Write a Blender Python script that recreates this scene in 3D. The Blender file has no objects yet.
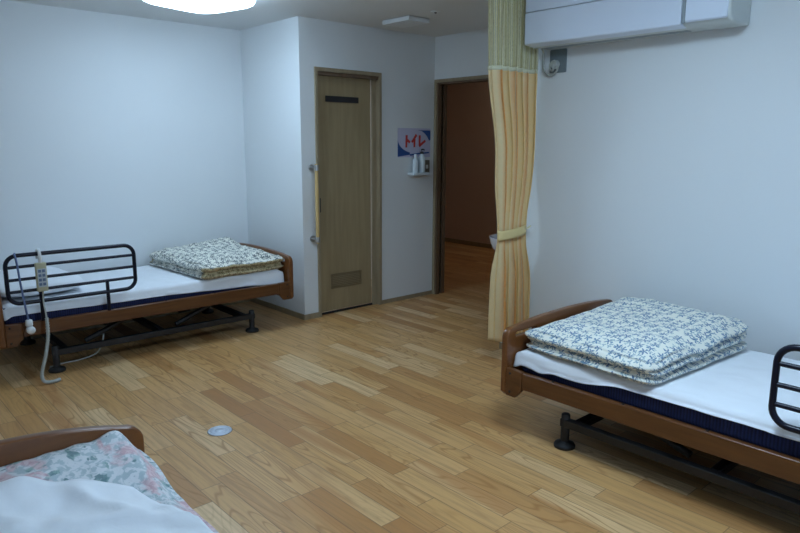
import bpy, bmesh, math, random
from mathutils import Vector, Matrix, noise
C = bpy.data.collections.new('room'); bpy.context.scene.collection.children.link(C)
PI = math.pi
rnd = random.Random(7)

# ------------------------------------------------------------------ materials
def mat(name, col=(.8, .8, .8), rough=.5, metal=0, **kw):
    m = bpy.data.materials.new(name); m.use_nodes = True
    b = m.node_tree.nodes['Principled BSDF']
    b.inputs['Base Color'].default_value = (*col, 1)
    b.inputs['Roughness'].default_value = rough
    b.inputs['Metallic'].default_value = metal
    for k, v in kw.items(): b.inputs[k].default_value = v
    return m
class NT:
    def __init__(s, m): s.t = m.node_tree; s.b = s.t.nodes['Principled BSDF']
    def n(s, typ, ins=None, **props):
        nd = s.t.nodes.new(typ)
        for k, v in props.items(): setattr(nd, k, v)
        for k, v in (ins or {}).items():
            if isinstance(v, bpy.types.NodeSocket): s.t.links.new(v, nd.inputs[k])
            else: nd.inputs[k].default_value = v
        return nd
    def m(s, op, a, b=None, c=None, clamp=False):
        nd = s.t.nodes.new('ShaderNodeMath'); nd.operation = op; nd.use_clamp = clamp
        for i, v in enumerate((a, b, c)):
            if v is None: continue
            if isinstance(v, bpy.types.NodeSocket): s.t.links.new(v, nd.inputs[i])
            else: nd.inputs[i].default_value = v
        return nd.outputs[0]
    def mix(s, f, a, b, blend='MIX'):
        nd = s.t.nodes.new('ShaderNodeMix'); nd.data_type = 'RGBA'; nd.blend_type = blend
        for i, v in ((0, f), (6, a), (7, b)):
            if isinstance(v, bpy.types.NodeSocket): s.t.links.new(v, nd.inputs[i])
            elif i: nd.inputs[i].default_value = (*v, 1) if len(v) == 3 else v
            else: nd.inputs[i].default_value = v
        return nd.outputs[2]
    def ramp(s, f, stops):
        nd = s.t.nodes.new('ShaderNodeValToRGB'); e = nd.color_ramp.elements
        while len(e) < len(stops): e.new(.5)
        for el, (p, c) in zip(e, stops): el.position = p; el.color = (*c, 1) if len(c) == 3 else c
        s.t.links.new(f, nd.inputs[0]); return nd.outputs[0]
    def smooth(s, v, a, b, lo=0., hi=1.):
        nd = s.n('ShaderNodeMapRange', {0: v, 1: a, 2: b, 3: lo, 4: hi}); nd.interpolation_type = 'SMOOTHSTEP'; return nd.outputs[0]
    def col(s, o): s.t.links.new(o, s.b.inputs['Base Color'])
    def bump(s, h, strength=.3, dist=.01):
        bn = s.n('ShaderNodeBump', {'Height': h, 'Strength': strength, 'Distance': dist})
        s.t.links.new(bn.outputs[0], s.b.inputs['Normal'])
    def obj(s): return s.n('ShaderNodeTexCoord').outputs['Object']
    def uv(s): return s.n('ShaderNodeTexCoord').outputs['UV']

def wallpaper(name, col):
    m = mat(name, col, .85); t = NT(m); o = t.obj()
    a = t.n('ShaderNodeTexNoise', {'Vector': o, 'Scale': 260., 'Detail': 3.})
    b = t.n('ShaderNodeTexNoise', {'Vector': o, 'Scale': 1.3, 'Detail': 2.})
    t.col(t.mix(t.smooth(b.outputs[0], .3, .7), tuple(c*.985 for c in col), col))
    t.bump(a.outputs[0], .25, .002); return m
WALL = wallpaper('white_wallpaper', (.76, .79, .80))
CEIL = wallpaper('ceiling_board', (.74, .76, .76))
HALLWALL = wallpaper('brown_hall_wall', (.70, .56, .47))

def wood(name, c1, c2, rough=.4, axis=(1, 18, 18), scale=3.):
    m = mat(name, c1, rough); t = NT(m)
    mp = t.n('ShaderNodeMapping', {'Vector': t.obj(), 'Scale': axis})
    n1 = t.n('ShaderNodeTexNoise', {'Vector': mp.outputs[0], 'Scale': scale, 'Detail': 5., 'Distortion': .4})
    t.col(t.ramp(n1.outputs[0], [(.3, c1), (.7, c2)]))
    t.bump(n1.outputs[0], .08, .002); return m
BEDWOOD_Y = wood('red_brown_veneer', (.095, .034, .010), (.145, .055, .016), .28, (16, 1.2, 16))
BEDWOOD_X = wood('red_brown_veneer_panel', (.14, .048, .013), (.20, .075, .021), .28, (1.2, 16, 10))
DOORWOOD = wood('beige_door_veneer', (.31, .235, .125), (.38, .295, .165), .5, (9, 9, .7))
TRIMWOOD = wood('beige_trim_wood', (.28, .22, .135), (.35, .28, .18), .45, (8, 8, 1))
JAMBWOOD = wood('dark_jamb_wood', (.13, .085, .05), (.17, .11, .07), .5, (8, 8, 1))
GRABWOOD = wood('yellow_grab_bar_wood', (.58, .40, .16), (.68, .48, .22), .35, (20, 20, 2))

def floor_mat():
    m = mat('oak_strip_floor', rough=.36); t = NT(m)
    sx = t.n('ShaderNodeSeparateXYZ', {0: t.obj()})
    X, Y = sx.outputs[0], sx.outputs[1]
    W = .1
    xr = t.m('DIVIDE', t.m('ADD', X, 40.0), W); row = t.m('FLOOR', xr); fx = t.m('SUBTRACT', xr, row)
    wn = t.n('ShaderNodeTexWhiteNoise', {'W': row}, noise_dimensions='1D')
    L = t.m('ADD', .42, t.m('MULTIPLY', wn.outputs['Value'], .32))
    off = t.m('MULTIPLY', t.m('FRACT', t.m('MULTIPLY', wn.outputs['Value'], 37.3)), 5.)
    yr = t.m('DIVIDE', t.m('ADD', t.m('ADD', Y, 40.), off), L); cl = t.m('FLOOR', yr); fy = t.m('SUBTRACT', yr, cl)
    cv = t.n('ShaderNodeCombineXYZ', {0: row, 1: cl})
    idn = t.n('ShaderNodeTexWhiteNoise', {'Vector': cv.outputs[0]}, noise_dimensions='3D')
    rv = idn.outputs['Value']
    base = t.ramp(rv, [(0, (.43, .195, .062)), (.18, (.56, .30, .11)), (.45, (.66, .39, .165)), (.7, (.60, .33, .12)), (1, (.78, .54, .29))])
    # grain: stretched along the strip, different slice per strip
    gx = t.m('ADD', t.m('MULTIPLY', X, 38.), t.m('MULTIPLY', rv, 91.))
    gy = t.m('ADD', t.m('MULTIPLY', Y, 1.8), t.m('MULTIPLY', rv, 57.))
    gv = t.n('ShaderNodeCombineXYZ', {0: gx, 1: gy, 2: t.m('MULTIPLY', rv, 13.)})
    g = t.n('ShaderNodeTexNoise', {'Vector': gv.outputs[0], 'Scale': 1.6, 'Detail': 5., 'Roughness': .6})
    # cathedral figure: rings of a smooth noise field
    hx = t.m('ADD', t.m('MULTIPLY', X, 9.), t.m('MULTIPLY', rv, 31.))
    hy = t.m('ADD', t.m('MULTIPLY', Y, 1.0), t.m('MULTIPLY', rv, 17.))
    hv = t.n('ShaderNodeCombineXYZ', {0: hx, 1: hy, 2: t.m('MULTIPLY', rv, 7.)})
    h = t.n('ShaderNodeTexNoise', {'Vector': hv.outputs[0], 'Scale': .8, 'Detail': 1.})
    ring = t.m('ABSOLUTE', t.m('SINE', t.m('MULTIPLY', h.outputs[0], 62.)))
    fig = t.smooth(ring, 0., .55)
    figamt = t.m('MULTIPLY', t.m('SUBTRACT', 1., fig), t.smooth(t.m('FRACT', t.m('MULTIPLY', rv, 7.7)), .2, .8, .12, .72))
    c = t.mix(t.m('MULTIPLY', t.smooth(g.outputs[0], .42, .70), .5), base, (.33, .18, .075))
    c = t.mix(figamt, c, (.36, .16, .045))
    # occasional orange brown heart streaks
    k = t.n('ShaderNodeTexNoise', {'Vector': hv.outputs[0], 'Scale': .55, 'Detail': 2.})
    st = t.m('MULTIPLY', t.smooth(k.outputs[0], .52, .64), t.smooth(t.m('FRACT', t.m('MULTIPLY', rv, 3.3)), .5, .7))
    c = t.mix(t.m('MULTIPLY', st, .7), c, (.44, .19, .055))
    ex = t.m('MULTIPLY', t.m('MINIMUM', fx, t.m('SUBTRACT', 1., fx)), W)
    ey = t.m('MULTIPLY', t.m('MINIMUM', fy, t.m('SUBTRACT', 1., fy)), L)
    seam = t.m('SUBTRACT', 1., t.smooth(t.m('MINIMUM', ex, ey), .0006, .0026))
    c = t.mix(t.m('MULTIPLY', seam, .7), c, (.14, .075, .03))
    t.col(c)
    r = t.m('ADD', .33, t.m('MULTIPLY', g.outputs[0], .14)); t.t.links.new(r, t.b.inputs['Roughness'])
    t.bump(t.m('SUBTRACT', t.m('MULTIPLY', g.outputs[0], .15), seam), .25, .002)
    return m
FLOOR = floor_mat()

def sprig_mat(name, ground, dark, mid, scale, small):
    m = mat(name, ground, .9, **{'Sheen Weight': .15}); t = NT(m); uv = t.uv()
    def layer(sc, petals, rad, seed, wob=.0):
        wn = t.n('ShaderNodeTexNoise', {'Vector': uv, 'Scale': 95., 'Detail': 2.})
        wc = t.n('ShaderNodeVectorMath', {0: wn.outputs['Color'], 1: (.5, .5, .5)}, operation='SUBTRACT')
        ws = t.n('ShaderNodeVectorMath', {0: wc.outputs[0], 1: (.012, .012, 0)}, operation='MULTIPLY')
        wu = t.n('ShaderNodeVectorMath', {0: uv, 1: ws.outputs[0]}, operation='ADD')
        mp = t.n('ShaderNodeMapping', {'Vector': wu.outputs[0], 'Location': (seed, seed*.7, 0), 'Scale': (sc, sc, 1)})
        vo = t.n('ShaderNodeTexVoronoi', {'Vector': mp.outputs[0], 'Scale': 1., 'Randomness': .55}, voronoi_dimensions='2D')
        d = t.n('ShaderNodeVectorMath', {0: mp.outputs[0], 1: vo.outputs['Position']}, operation='SUBTRACT')
        s2 = t.n('ShaderNodeSeparateXYZ', {0: d.outputs[0]})
        ang = t.m('ARCTAN2', s2.outputs[1], s2.outputs[0])
        rn = t.n('ShaderNodeSeparateColor', {0: vo.outputs['Color']})
        a2 = t.m('ADD', ang, t.m('MULTIPLY', rn.outputs[0], 6.28))
        lobe = t.m('ADD', .60, t.m('MULTIPLY', t.m('COSINE', t.m('MULTIPLY', a2, float(petals))), .45))
        lim = t.m('MULTIPLY', lobe, rad)
        f = t.m('SUBTRACT', lim, vo.outputs['Distance'])
        return t.smooth(f, -.015, .03), rn
    f1, rn = layer(scale, 5, .44, 0.)
    f2, r2 = layer(scale*1.9, 3, .44, 4.37)
    f2 = t.m('MULTIPLY', f2, t.smooth(r2.outputs[1], .35, .4))
    fin = t.n('ShaderNodeTexNoise', {'Vector': uv, 'Scale': scale*7., 'Detail': 2.})
    g = t.mix(t.m('MULTIPLY', f2, .85*small), ground, mid)
    g = t.mix(f1, g, t.mix(t.smooth(fin.outputs[0], .47, .53), dark, mid))
    t.col(g)
    w = t.n('ShaderNodeTexNoise', {'Vector': uv, 'Scale': 45., 'Detail': 3.})
    t.bump(w.outputs[0], .35, .006); return m
BLUESPRIG = sprig_mat('cream_cotton_blue_sprigs', (.80, .79, .70), (.07, .13, .27), (.21, .33, .40), 21., 1.)
GREYSPRIG = sprig_mat('cream_cotton_grey_sprigs', (.82, .81, .72), (.045, .06, .07), (.16, .20, .20), 21., 1.)
BROWNSIDE = sprig_mat('cream_brown_cotton_fold', (.56, .47, .28), (.12, .08, .03), (.26, .19, .08), 26., 1.)  # browner print for the lower end sides of the duvet

def fabric(name, col, rough=.85, sc=60., bs=.25, d=.003, **kw):
    m = mat(name, col, rough, **kw); t = NT(m); o = t.obj()
    a = t.n('ShaderNodeTexNoise', {'Vector': o, 'Scale': sc, 'Detail': 4.})
    b = t.n('ShaderNodeTexNoise', {'Vector': o, 'Scale': 7., 'Detail': 3., 'Distortion': 1.})
    t.col(t.mix(b.outputs[0], tuple(c*.97 for c in col), col))
    t.bump(t.m('ADD', t.m('MULTIPLY', a.outputs[0], .2), b.outputs[0]), bs, d*4); return m
SHEET = fabric('white_cotton_sheet', (.83, .86, .90))
def navy():
    m = mat('navy_mattress_cover', (.012, .018, .075), .8); t = NT(m)
    s = t.n('ShaderNodeSeparateXYZ', {0: t.obj()})
    w = t.m('SINE', t.m('MULTIPLY', t.m('ADD', s.outputs[1], s.outputs[0]), 480.))
    t.col(t.mix(t.smooth(w, -1., 1.), (.010, .014, .055), (.018, .028, .11))); t.bump(w, .4, .002); return m
NAVY = navy()
def rose():
    m = mat('pink_rose_print_cotton', (.7, .6, .62), .88); t = NT(m); o = t.obj()
    def nz(sc, off, det=3., dist=.6):
        mp = t.n('ShaderNodeMapping', {'Vector': o, 'Location': (off, off*1.3, off*.4)})
        return t.n('ShaderNodeTexNoise', {'Vector': mp.outputs[0], 'Scale': sc, 'Detail': det, 'Distortion': dist}).outputs[0]
    c = t.mix(t.smooth(nz(48, 1, 3), .48, .56), (.66, .68, .70), (.42, .50, .53))
    pk = t.smooth(nz(9, 3.1, 4, 1.), .47, .58)
    petal = t.smooth(nz(38, 5.7, 3, 1.5), .40, .62)
    c = t.mix(t.m('MULTIPLY', pk, .85), c, t.mix(petal, (.56, .33, .36), (.70, .52, .54)))
    gl = t.m('MULTIPLY', t.smooth(nz(15, 8.3, 5, 1.8), .57, .63), t.m('SUBTRACT', 1., t.m('MULTIPLY', pk, .6)))
    c = t.mix(t.m('MULTIPLY', gl, .85), c, t.mix(petal, (.10, .20, .22), (.26, .40, .37)))
    t.col(c); t.bump(nz(60, 2, 3), .2, .006); return m
ROSE = rose()
def curtain_mat():
    m = mat('yellow_satin_stripe', (.8, .6, .3), .55, **{'Sheen Weight': .2}); t = NT(m); uv = t.uv()
    s = t.n('ShaderNodeSeparateXYZ', {0: uv}); u = s.outputs[0]
    p = t.m('FRACT', t.m('ADD', .96, t.m('MULTIPLY', u, 2.6)))
    c = t.ramp(p, [(0, (.90, .62, .24)), (.20, (.95, .78, .46)), (.30, (.88, .36, .07)), (.37, (.86, .37, .08)), (.42, (.94, .80, .54)), (.62, (.93, .76, .45)), (.82, (.90, .58, .20)), (.97, (.90, .64, .27))])
    n = t.n('ShaderNodeTexNoise', {'Vector': uv, 'Scale': 40., 'Detail': 3.})
    t.col(t.mix(t.m('MULTIPLY', t.smooth(n.outputs[0], .45, .65), .25), c, (.82, .68, .40)))
    tr = t.n('ShaderNodeBsdfTranslucent', {'Color': (.75, .52, .2, 1)})
    out = [x for x in t.t.nodes if x.type == 'OUTPUT_MATERIAL'][0]
    mx = t.n('ShaderNodeMixShader', {0: .22, 1: t.b.outputs[0], 2: tr.outputs[0]})
    t.t.links.new(mx.outputs[0], out.inputs[0]); return m
CURT = curtain_mat()
def mesh_mat():
    m = mat('yellow_green_netting', (.44, .42, .17), .7); t = NT(m); uv = t.uv()
    mp = t.n('ShaderNodeMapping', {'Vector': uv, 'Scale': (150, 150, 1)})
    s = t.n('ShaderNodeSeparateXYZ', {0: uv})
    st = t.smooth(t.m('SINE', t.m('MULTIPLY', s.outputs[0], 2*PI/.018)), -.8, .8)
    t.col(t.mix(st, (.60, .54, .28), (.78, .74, .50)))
    vo = t.n('ShaderNodeTexVoronoi', {'Vector': mp.outputs[0], 'Scale': 1., 'Randomness': .2}, voronoi_dimensions='2D')
    tp = t.n('ShaderNodeBsdfTransparent')
    out = [x for x in t.t.nodes if x.type == 'OUTPUT_MATERIAL'][0]
    hole = t.m('SUBTRACT', 1., t.smooth(vo.outputs['Distance'], .3, .42))
    mx = t.n('ShaderNodeMixShader', {0: t.m('ADD', .12, t.m('MULTIPLY', hole, .6)), 1: t.b.outputs[0], 2: tp.outputs[0]})
    t.t.links.new(mx.outputs[0], out.inputs[0]); return m
NET = mesh_mat()
STEEL_DK = mat('dark_brown_grey_steel', (.012, .011, .012), .5)
BLACKST = mat('black_coated_tube', (.006, .008, .020), .3, **{'Specular IOR Level': .3})
RUBBER = mat('black_rubber', (.012, .012, .013), .6)
PLASTIC = mat('white_plastic', (.74, .77, .78), .3)
ACWHITE = mat('white_glossy_housing', (.72, .79, .90), .28)
ACGREY = mat('grey_housing_seam', (.30, .34, .36), .5)
ACEND = mat('warm_white_housing', (.60, .64, .62), .35)
GREYPL = mat('grey_plastic_hose', (.42, .44, .41), .5)
CREAM = mat('cream_remote_plastic', (.52, .50, .33), .45)
BUTTON = mat('blue_grey_buttons', (.13, .19, .30), .5)
LBUTTON = mat('pale_button_panel', (.50, .56, .60), .5)
CHROME = mat('brushed_metal', (.55, .55, .55), .3, 1)
DARK = mat('dark_slot', (.015, .015, .018), .6)
SOCK = mat('grey_socket_plate', (.16, .20, .22), .5)
SWITCHP = mat('brown_grey_switch_plate', (.15, .13, .10), .45)
PAPER = mat('pale_lilac_paper', (.56, .56, .72), .6)
BLUEINK = mat('blue_print', (.025, .085, .30), .6)
REDINK = mat('red_print', (.55, .05, .04), .6)
GREYINK = mat('grey_print', (.38, .38, .52), .6)
CERAMIC = mat('white_ceramic', (.75, .74, .80), .15)
CLEARPL = mat('milky_bottle_plastic', (.66, .74, .78), .25)
BLUECORD = mat('blue_grey_cord', (.12, .17, .33), .5)
WHITECORD = mat('pale_cord', (.55, .55, .52), .5)
DRAIN = mat('pale_grey_drain_metal', (.62, .68, .78), .35, .2)
PIPEINS = mat('white_duct_tape', (.6, .62, .62), .6)
def emis(name, col, s):
    m = mat(name, (.9, .9, .9), .4); b = m.node_tree.nodes['Principled BSDF']
    b.inputs['Emission Color'].default_value = (*col, 1); b.inputs['Emission Strength'].default_value = s; return m
LAMP = emis('lamp_diffuser', (.565, .775, 1.), 19.3)
LAMP2 = emis('bright_lamp_diffuser', (.565, .78, 1.), 35.0)
HALLFILL = emis('hall_fill_glow', (1., .82, .62), 17.0)  # glow of the added hall fill light
GLASS = mat('window_glass', (.9, .95, 1), .02, **{'Transmission Weight': 1., 'IOR': 1.1})

# ------------------------------------------------------------------ helpers
def link(name, me, m, parent=None, loc=None, rotz=0, bevel=0, smooth=True, seg=2):
    o = bpy.data.objects.new(name, me); C.objects.link(o)
    if m: me.materials.append(m)
    if parent: o.parent = parent
    if loc: o.location = loc
    if rotz: o.rotation_euler.z = rotz
    if bevel:
        b = o.modifiers.new('b', 'BEVEL'); b.width = bevel; b.segments = seg; b.limit_method = 'ANGLE'; b.angle_limit = .6
    if smooth:
        me.shade_smooth()
        if bevel or smooth == 'auto':
            try: me.set_sharp_from_angle(angle=.7)
            except Exception: pass
    return o
def obj(name, bm, m, parent=None, **kw):
    bmesh.ops.recalc_face_normals(bm, faces=bm.faces)
    me = bpy.data.meshes.new(name); bm.to_mesh(me); bm.free()
    return link(name, me, m, parent, **kw)
def empty(name, label, cat, loc=(0, 0, 0), rotz=0, group=None):
    o = bpy.data.objects.new(name, None); C.objects.link(o); o.empty_display_size = .1
    o.location = loc; o.rotation_euler = (0, 0, rotz)
    return tag(o, label, cat, group)
def tag(o, label, cat, group=None):
    o['label'] = label; o['category'] = cat
    if group: o['group'] = group
    return o
def box(bm, x0, x1, y0, y1, z0, z1):
    vs = [bm.verts.new(p) for p in ((x0, y0, z0), (x1, y0, z0), (x1, y1, z0), (x0, y1, z0), (x0, y0, z1), (x1, y0, z1), (x1, y1, z1), (x0, y1, z1))]
    for f in ((0, 3, 2, 1), (4, 5, 6, 7), (0, 1, 5, 4), (1, 2, 6, 5), (2, 3, 7, 6), (3, 0, 4, 7)): bm.faces.new([vs[i] for i in f])
    return bm
def boxes(*bs):
    bm = bmesh.new()
    for b in bs: box(bm, *b)
    return bm
def struct(name, bm, m, parent=None, bevel=0, smooth=False):
    o = obj(name, bm, m, parent, bevel=bevel, smooth=smooth)
    if not parent: o['kind'] = 'structure'
    return o
def lathe(bm, prof, n=24, c=(0, 0, 0), axis='z', cap=True):
    rings = []
    for r, z in prof:
        ring = []
        for i in range(n):
            a = 2*PI*i/n; p = (r*math.cos(a), r*math.sin(a), z)
            if axis == 'x': p = (p[2], p[0], p[1])
            if axis == 'y': p = (p[0], p[2], p[1])
            ring.append(bm.verts.new((c[0]+p[0], c[1]+p[1], c[2]+p[2])))
        rings.append(ring)
    for a, b in zip(rings, rings[1:]):
        for i in range(n): bm.faces.new((a[i], a[(i+1) % n], b[(i+1) % n], b[i]))
    if cap:
        bm.faces.new(rings[0][::-1]); bm.faces.new(rings[-1])
    return bm
def tube(bm, pts, r, n=10, closed=False):
    pts = [Vector(p) for p in pts]; N = len(pts); rings = []
    up = Vector((0, 0, 1)); prev = None
    for i, p in enumerate(pts):
        a = pts[i-1] if (i or closed) else p; b = pts[(i+1) % N] if (i < N-1 or closed) else p
        d = (b-a).normalized()
        if prev is None:
            s = d.cross(up)
            if s.length < .05: s = d.cross(Vector((1, 0, 0)))
            s.normalize()
        else:
            s = (prev - d*prev.dot(d))
            s = s.normalized() if s.length > 1e-6 else prev
        prev = s; t = d.cross(s)
        rr = r(i/(N-1)) if callable(r) else r
        rings.append([bm.verts.new(p+s*rr*math.cos(2*PI*k/n)+t*rr*math.sin(2*PI*k/n)) for k in range(n)])
    m = N if closed else N-1
    for i in range(m):
        a, b = rings[i], rings[(i+1) % N]
        off = 0
        if closed and i == N-1:
            off = min(range(n), key=lambda k: (a[0].co-b[k].co).length)
        for k in range(n): bm.faces.new((a[k], a[(k+1) % n], b[(k+1+off) % n], b[(k+off) % n]))
    if not closed: bm.faces.new(rings[0][::-1]); bm.faces.new(rings[-1])
    return bm
def spline(ctrl, n=8):
    P = [Vector(p) for p in ctrl]; P = [P[0]*2-P[1]]+P+[P[-1]*2-P[-2]]; out = []
    for i in range(1, len(P)-2):
        for k in range(n):
            t = k/n; a, b, c, d = P[i-1:i+3]
            out.append(.5*((2*b)+(c-a)*t+(2*a-5*b+4*c-d)*t*t+(3*b-a-3*c+d)*t**3))
    out.append(P[-2]); return out
def plate(outline, holes, depth, bev=0.):
    """2D outline (list of (x,y)) with holes extruded by depth, as a mesh in its XY plane, z 0..depth"""
    cu = bpy.data.curves.new('tmp', 'CURVE'); cu.dimensions = '2D'; cu.fill_mode = 'BOTH'
    for poly in [outline]+holes:
        sp = cu.splines.new('POLY'); sp.points.add(len(poly)-1); sp.use_cyclic_u = True
        for p, q in zip(sp.points, poly): p.co = (q[0], q[1], 0, 1)
    cu.extrude = depth/2-bev; cu.bevel_depth = bev; cu.bevel_resolution = 2; cu.offset = -bev
    o = bpy.data.objects.new('tmp', cu); C.objects.link(o)
    dg = bpy.context.evaluated_depsgraph_get(); me = bpy.data.meshes.new_from_object(o.evaluated_get(dg))
    bm = bmesh.new(); bm.from_mesh(me); bpy.data.objects.remove(o); bpy.data.curves.remove(cu); bpy.data.meshes.remove(me)
    bmesh.ops.remove_doubles(bm, verts=bm.verts, dist=1e-5)
    bmesh.ops.translate(bm, verts=bm.verts, vec=(0, 0, depth/2))
    return bm
def rrect(x0, x1, y0, y1, r, n=6):
    out = []
    for cx, cy, a0 in ((x1-r, y1-r, 0), (x0+r, y1-r, PI/2), (x0+r, y0+r, PI), (x1-r, y0+r, 1.5*PI)):
        for k in range(n+1):
            a = a0+PI/2*k/n; out.append((cx+r*math.cos(a), cy+r*math.sin(a)))
    return out
def nz(x, y, z=0): return noise.noise(Vector((x, y, z)))
def sm(a, b, x):
    t = max(0, min(1, (x-a)/(b-a))); return t*t*(3-2*t)

# ------------------------------------------------------------------ the room
CZ = 2.406; XR = 3.6; XE = 4.47; YT = 4.472; YL = 5.37; XB = 2.985
struct('floor', boxes((-1.3, 7.4, -1.9, 8.2, -.1, 0)), FLOOR)
struct('ceiling', boxes((-1.3, 7.4, -1.9, 8.2, CZ, CZ+.1)), CEIL)
struct('wall_left', boxes((-1.3, XB, YL, YL+.12, 0, CZ)), WALL)
struct('wall_toilet_side', boxes((XB, XB+.1, YT+.1, YL+.12, 0, CZ)), WALL)
DX0, DX1, DZ = 3.145, 3.79, 2.015
struct('wall_toilet_front', boxes((XB, DX0, YT, YT+.1, 0, CZ), (DX1, XE, YT, YT+.1, 0, CZ), (DX0, DX1, YT, YT+.1, DZ, CZ)), WALL)
EY0, EY1, EZ = 3.50, 4.435, 2.0
struct('wall_end', boxes((XE, XE+.12, EY1, YT+.1, 0, CZ), (XE, XE+.12, 2.9, EY0, 0, CZ), (XE, XE+.12, EY0, EY1, EZ, CZ)), WALL)
struct('wall_nook', boxes((XR+.1, XE+.12, 2.78, 2.9, 0, CZ)), WALL)
struct('wall_right', boxes((XR, XR+.1, -1.7, 2.9, 0, CZ)), WALL)
WX0, WX1, WZ0, WZ1 = -.2, 2.9, .8, 2.1
struct('wall_back', boxes((-1.3, WX0, -1.82, -1.7, 0, CZ), (WX1, XR+.1, -1.82, -1.7, 0, CZ), (WX0, WX1, -1.82, -1.7, 0, WZ0), (WX0, WX1, -1.82, -1.7, WZ1, CZ)), WALL)
struct('wall_side', boxes((-1.3, -1.18, -1.7, YL, 0, CZ)), WALL)
# the hall behind the doorway
struct('wall_hall_far', boxes((7.1, 7.22, 2.4, 7.9, 0, CZ)), HALLWALL)
struct('wall_hall_left', boxes((XE+.12, 7.1, 7.78, 7.9, 0, CZ)), HALLWALL)
struct('wall_hall_right', boxes((XE+.12, 7.1, 2.4, 2.52, 0, CZ)), HALLWALL)
struct('wall_hall_near', boxes((XE+.0, XE+.12, YT+.1, 7.78, 0, CZ)), HALLWALL)
struct('baseboard_hall', boxes((7.085, 7.1, 2.52, 7.78, 0, .06)), TRIMWOOD)
BH = .045
struct('baseboard_left', boxes((-1.18, XB-.01, YL-.01, YL, 0, BH)), TRIMWOOD)
struct('baseboard_toilet_side', boxes((XB-.01, XB, YT-.01, YL, 0, BH)), TRIMWOOD)
struct('baseboard_toilet_front', boxes((XB, 3.119, YT-.01, YT, 0, BH), (3.817, XE-.0, YT-.01, YT, 0, BH*.8)), TRIMWOOD)
struct('baseboard_right', boxes((XR-.01, XR, -1.7, 2.9, 0, BH)), TRIMWOOD)
struct('baseboard_side', boxes((-1.18, -1.17, -1.7, YL-.01, 0, BH)), TRIMWOOD)
struct('baseboard_back', boxes((-1.17, XR-.01, -1.7, -1.69, 0, BH)), TRIMWOOD)
# window behind the camera
w = struct('window_1', boxes((WX0, WX1, -1.80, -1.74, WZ0, WZ0+.04), (WX0, WX1, -1.80, -1.74, WZ1-.04, WZ1), (WX0, WX0+.04, -1.80, -1.74, WZ0+.04, WZ1-.04), (WX1-.04, WX1, -1.80, -1.74, WZ0+.04, WZ1-.04), (1.33, 1.37, -1.80, -1.74, WZ0+.04, WZ1-.04)), CHROME)
obj('pane', boxes((WX0+.04, 1.33, -1.772, -1.768, WZ0+.04, WZ1-.04), (1.37, WX1-.04, -1.772, -1.768, WZ0+.04, WZ1-.04)), GLASS, w, smooth=False)
# toilet door with its frame
d = struct('door_1', boxes((DX0+.012, DX1-.05, YT+.05, YT+.085, .022, DZ-.015)), DOORWOOD)
fr = struct('trim_1', boxes((3.121, 3.147, YT-.014, YT+.1, 0, 2.043), (3.788, 3.816, YT-.014, YT+.1, 0, 2.043), (3.147, 3.788, YT-.014, YT+.1, 2.013, 2.043),
            (3.742, 3.788, YT+.03, YT+.048, 0, 2.013)), TRIMWOOD, bevel=.002)
obj('door_track', boxes((3.147, 3.788, YT+.0, YT+.048, 1.985, 2.013)), JAMBWOOD, fr, smooth=False)
bm = boxes((3.262, 3.602, YT+.040, YT+.052, 1.782, 1.83))
o = obj('door_window', bm, DARK, d, smooth=False); o['label'] = 'narrow dark glazed slot'
bm = boxes((3.290, 3.625, YT+.044, YT+.051, .21, .222), (3.290, 3.625, YT+.044, YT+.051, .328, .34), (3.290, 3.302, YT+.044, YT+.051, .222, .328), (3.613, 3.625, YT+.044, YT+.051, .222, .328))
for k in range(7):
    z = .226+k*.0148
    vs = [bm.verts.new(p) for p in ((3.302, YT+.045, z), (3.613, YT+.045, z), (3.613, YT+.050, z+.011), (3.302, YT+.050, z+.011), (3.302, YT+.052, z), (3.613, YT+.052, z))]
    bm.faces.new(vs[:4]); bm.faces.new((vs[0], vs[1], vs[5], vs[4])); bm.faces.new((vs[3], vs[2], vs[5], vs[4])); bm.faces.new((vs[0], vs[3], vs[4])); bm.faces.new((vs[1], vs[2], vs[5]))
obj('door_louvre', bm, mat('brown_louvre_wood', (.21, .155, .08), .55), d, smooth=False)
obj('door_gap_shade', boxes((3.150, 3.740, YT+.034, YT+.046, .001, .018)), RUBBER, d, smooth=False)  # black strip standing in for the shaded gap under the door
obj('door_pull', boxes((3.183, 3.198, YT+.047, YT+.051, .88, 1.0)), DARK, d, smooth=False)
# doorway trim
struct('trim_2', boxes((XE-.012, XE+.13, EY1, EY1+.028, 0, EZ+.028), (XE-.012, XE+.13, EY0-.028, EY0, 0, EZ+.028), (XE-.012, XE+.13, EY0, EY1, EZ, EZ+.028)), TRIMWOOD, bevel=.002)
struct('trim_3', boxes((XE+.0, XE+.05, EY1-.013, EY1, 0, EZ), (XE+.075, XE+.12, EY1-.013, EY1, 0, EZ), (XE+.0, XE+.05, EY0, EY1-.013, EZ-.015, EZ), (XE+.075, XE+.12, EY0, EY1-.013, EZ-.015, EZ)), JAMBWOOD)
# grab bar left of the toilet door
g = empty('grab_bar', 'vertical yellow wooden grab bar on metal brackets left of the toilet door', 'grab bar', (3.075, YT, .60))
bm = tube(bmesh.new(), [(0, -.075, .045), (0, -.075, .685)], .015, 14)
obj('bar', bm, GRABWOOD, g, smooth='auto')
for z in (.075, .655):
    bm = lathe(bmesh.new(), [(.012, -.008), (.026, -.006), (.026, 0)], 18, (0, 0, z), 'y')
    tube(bm, [(0, 0, z), (0, -.06, z), (0, -.078, z)], .010, 10)
    lathe(bm, [(.019, -.022), (.019, .022)], 14, (0, -.075, z))
    obj('bracket', bm, CHROME, g, smooth='auto')

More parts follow.
